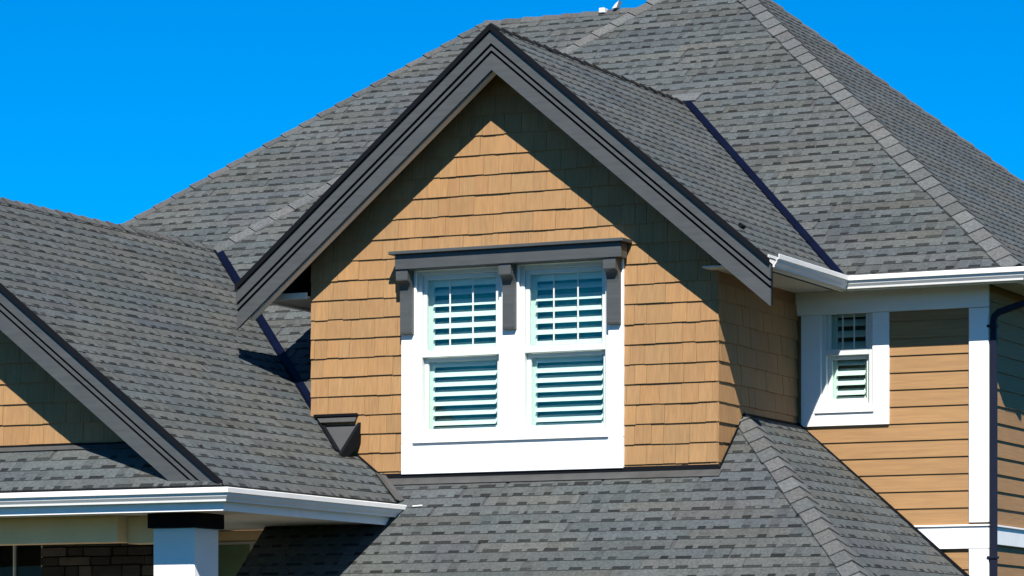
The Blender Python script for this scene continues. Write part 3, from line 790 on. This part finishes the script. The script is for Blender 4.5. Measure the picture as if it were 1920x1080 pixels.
# ------------------------------------------------------------------ flashings at wall feet
def flash(pts, d, name='flashing', mat='lead'):
    b = MB(); b.extrude(pts, d); return b.build(name, M[mat], house)
bw = fp.ab((0, YD - .026, zlow(YD - .026)))[1]
flash([fp.p(x, b_, .020) for x, b_ in ((xm + .02, bw), (XR + .06, bw), (XR + .06, bw - .10), (xm + .05, bw - .10))], fp.N * -.012)
t = MB(); t.box(xm, XR + .03, YD - .034, YD - .0265, 2.0, 2.048); t.build('flashing', M['charedge'], house)
# step flashing up the dormer side, the right wall, the left slope
def wallstrip(P0, P1, out, up, th, mat='charedge'):
    P0, P1, out, up = V(P0), V(P1), V(out), V(up)
    b = MB(); b.extrude([P0, P1, P1 + up, P0 + up], out * th); return b.build('flashing', M[mat], house)
wallstrip((XR + .024, YD - .02, zlow(YD - .02) - .02), (XR + .024, HPT.y, HPT.z - .02), (1, 0, 0), (0, 0, .055), .012)
wallstrip((XR + .024, HPT.y, HPT.z - .02), (XR + .024, YW - .05, HPT.z - .02), (1, 0, 0), (0, 0, .05), .012)
wallstrip((XR + .03, YW - .05, zlow(HPT.y)), (XP - .02, YW - .05, ZP + .03), (0, -1, 0), (0, 0, .045), .012)
wallstrip((-15.78, YD - .028, zleft(-15.78) - .01), (xm + .01, YD - .028, zleft(xm + .01) - .01), (0, -1, 0), (0, 0, .045), .012)
# apron over the tip of the main slope left of the window
zt_ = zfront(0, YD)
t = MB(); t.bbox(XL + .03, -15.79, YD - .05, YD - .001, zt_ + .066, zt_ + .096, .004); t.build('apron_flashing', M['charedge'], house)
t = MB(); t.extrude([(XL + .06, YD - .03, zt_ + .064), (-15.80, YD - .03, zt_ + .064), (-15.80, YD - .075, zt_ + .012), (XL + .12, YD - .075, zt_ + .012)], fm.N * -.01); t.build('apron_flashing', M['lead'], house)
# rake edge of that tip
t = MB(); t.extrude([(-15.795, YD - .002, zt_ + .012), (-15.795, vy(-15.795) - .01, zfront(0, vy(-15.795)) + .012), (-15.795, vy(-15.795) - .01, zfront(0, vy(-15.795)) - .09), (-15.795, YD - .002, zt_ - .20)], (.035, 0, 0)); t.build('rake_edge', M['charedge'], house)

flash([fq.p(x, b_, .020) for x, b_ in ((-22, .628), (XG - .50, .628), (XG - .46, .57), (-22, .57))], fq.N * -.012)
t = MB(); t.box(-22, -15.75, YLW - .034, YLW - .0265, 2.12, 2.19); t.build('flashing', M['charedge'], house)
bk = fp.ab((0, 29.36, zlow(29.36)))[1]
flash([fp.p(x, b_, .016) for x, b_ in ((-15.0, bk), (-14.9, bk + .006), (-14.9, bk + .022), (-15.0, bk + .014))], fp.N * .008, 'flashing', 'gutter')
# small roof fittings: dark exhaust cap on the dormer slope, white vent on the rear ridge
a0, b0 = fdr.ab((-11.75, 29.72, zdorm(-11.75)))
t = MB(); t.extrude([fdr.p(a0 + x, b0 + y, .01) for x, y in ((-.045, -.02), (.045, -.02), (.03, .03), (-.03, .03))], fdr.N * .03); t.build('exhaust_cap', M['charedge'], house)
px = -16.55
t = MB(); t.bbox(px - .05, px + .03, YRB - .10, YRB + .04, ZRB - .03, ZRB + .035, .01); t.build('ridge_vent', M['vinyl'], house); t = MB()
t.extrude([(px + .11, YRB - .06, ZRB + .02), (px + .17, YRB - .06, ZRB + .03), (px + .20, YRB - .06, ZRB + .11), (px + .15, YRB - .06, ZRB + .07)], (0, .1, 0)); t.build('vent_flap', M['vinyl'], house)

# ------------------------------------------------------------------ porch under the left wing
t = MB(); t.bbox(-22.6, -16.635, 26.62, 26.86, 1.285, 1.529, .004); t.build('porch_beam', M['beige'], house)
t = MB(); t.bbox(-16.634, -16.12, 26.80, 27.0, 1.275, 1.529, .004); t.build('porch_beam', M['beige'], house)
po = MB(); po.bbox(-16.165, -15.735, 26.48, 26.91, -EYE, 1.395, .006); post = po.build('porch_post', M['white'], house)
po = MB(); po.bbox(-16.205, -15.695, 26.44, 26.95, 1.396, 1.529, .006); po.build('post_cap', M['charedge'], post)
# porch back wall, frieze, and dark window
t = MB(); t.box(-17.62, -15.3, 29.9, 30.02, -EYE, 1.53); t.box(-17.62, -17.56, 29.21, 29.899, -EYE, 1.53); pw = t.build('porch_wall', M['beige'], house)
t = MB(); t.bbox(-17.55, -15.3, 29.87, 29.899, 1.43, 1.529, .004); t.build('porch_frieze', M['beige'], house)
t = MB(); t.bbox(-17.55, -15.9, 29.86, 29.8995, 1.395, 1.425, .004); t.bbox(-17.55, -17.51, 29.862, 29.8995, -.2, 1.394, .004); t.bbox(-17.10, -17.06, 29.862, 29.8995, -.2, 1.394, .004); pw2 = t.build('window', M['soffit'], house); pw2['label'] = 'greenish porch window right of the post'
t = MB(); t.box(-17.51, -17.10, 29.885, 29.890, -.2, 1.394); t.box(-17.06, -15.9, 29.885, 29.890, -.2, 1.394); t.build('pane', M['glass'], pw2)
t = MB(); t.box(-17.51, -15.9, 29.8925, 29.8985, -.2, 1.394); t.build('room_lining', M['greenroom'], pw2)
t = MB(); t.box(-19.09, -17.66, 29.13, 29.178, -EYE, 1.395); stw = t.build('stone_panel', M['charedge'], house)
r = random.Random(5); z = 0.55
while z < 1.38:
    h = r.uniform(.07, .13); x = -19.09
    while x < -17.68:
        w_ = min(r.uniform(.14, .42), -17.66 - x); k = r.choice([.5, .7, .8, 1, 1, 1.3, 2.6])
        t = MB(); t.bbox(x + .006, x + w_ - .006, 29.11 - r.uniform(0, .03), 29.1295, z + .005, min(z + h - .005, 1.39), .008); t.build('stone', M['stone'], stw, (k, k * r.uniform(.92, 1), k * r.uniform(.8, 1)))
        x += w_
    z += h
wy = 29.2
f = MB()
f.bbox(-22.0, -17.57, wy - .02, wy + .08, 1.40, 1.529, .004); f.bbox(-17.65, -17.57, wy - .02, wy + .08, -EYE + .3, 1.399, .004)
f.bbox(-22.0, -17.57, wy - .02, wy + .08, -EYE, -EYE + .299, .004)
pwo = f.build('window', M['vinyl'], house); pwo['label'] = 'dark glazed porch window behind the post'
xs = [(-19.485, -19.462), (-19.150, -19.112)]
for (a, b) in [(-19.482, -19.466), (-19.142, -19.122)]:
    f = MB(); f.bbox(a, b, wy - .015, wy + .06, -EYE + .3, 1.399, .003); f.build('muntin', M['vinyl'], pwo)
f = MB(); f.bbox(-22.0, -19.151, wy, wy + .05, 0.955, .98, .003); f.build('muntin', M['vinyl'], pwo)
edges = [-22.0, -19.4735, -19.131, -17.65]
for a, b in zip(edges[:-1], edges[1:]):
    g = MB(); g.box(a, b, wy + .02, wy + .03, -EYE + .3, 1.399); g.build('pane', M['darkglass'], pwo)
t = MB(); t.box(-22.2, -17.65, wy + .55, wy + .6, -EYE, 1.53); t.box(-22.2, -17.65, wy + .1, wy + .54, 1.53, 1.56); t.build('room_lining', M['darkroom'], pwo)
# lower storey, floor slab, ground
t = MB(); t.box(-16.3, -10.75, 28.85, 28.97, -EYE, 1.0); t.box(-10.87, -10.75, 28.971, YW - .01, -EYE, 1.0); t.build('lower_wall', M['wallback'], house)
t = MB(); t.box(-22.6, -22.48, 29.33, 41.0, -EYE, 3.9); t.box(-22.47, XW - .13, 41.08, 41.2, -EYE, 3.9); t.build('rear_wall', M['wallback'], house)
t = MB(); t.box(-22.7, -15.4, 26.3, 29.9, -EYE + .0, -EYE + .12); t.build('porch_floor', M['concrete'], house)
g = MB(); n = 40; R_ = 2500
g.add([(-R_, -R_, -EYE), (R_, -R_, -EYE), (R_, R_, -EYE), (-R_, R_, -EYE)], [(0, 1, 2, 3)])
go = g.build('ground', M['ground'], None); go['kind'] = 'structure'; go['label'] = 'lawn around the house, below the picture'
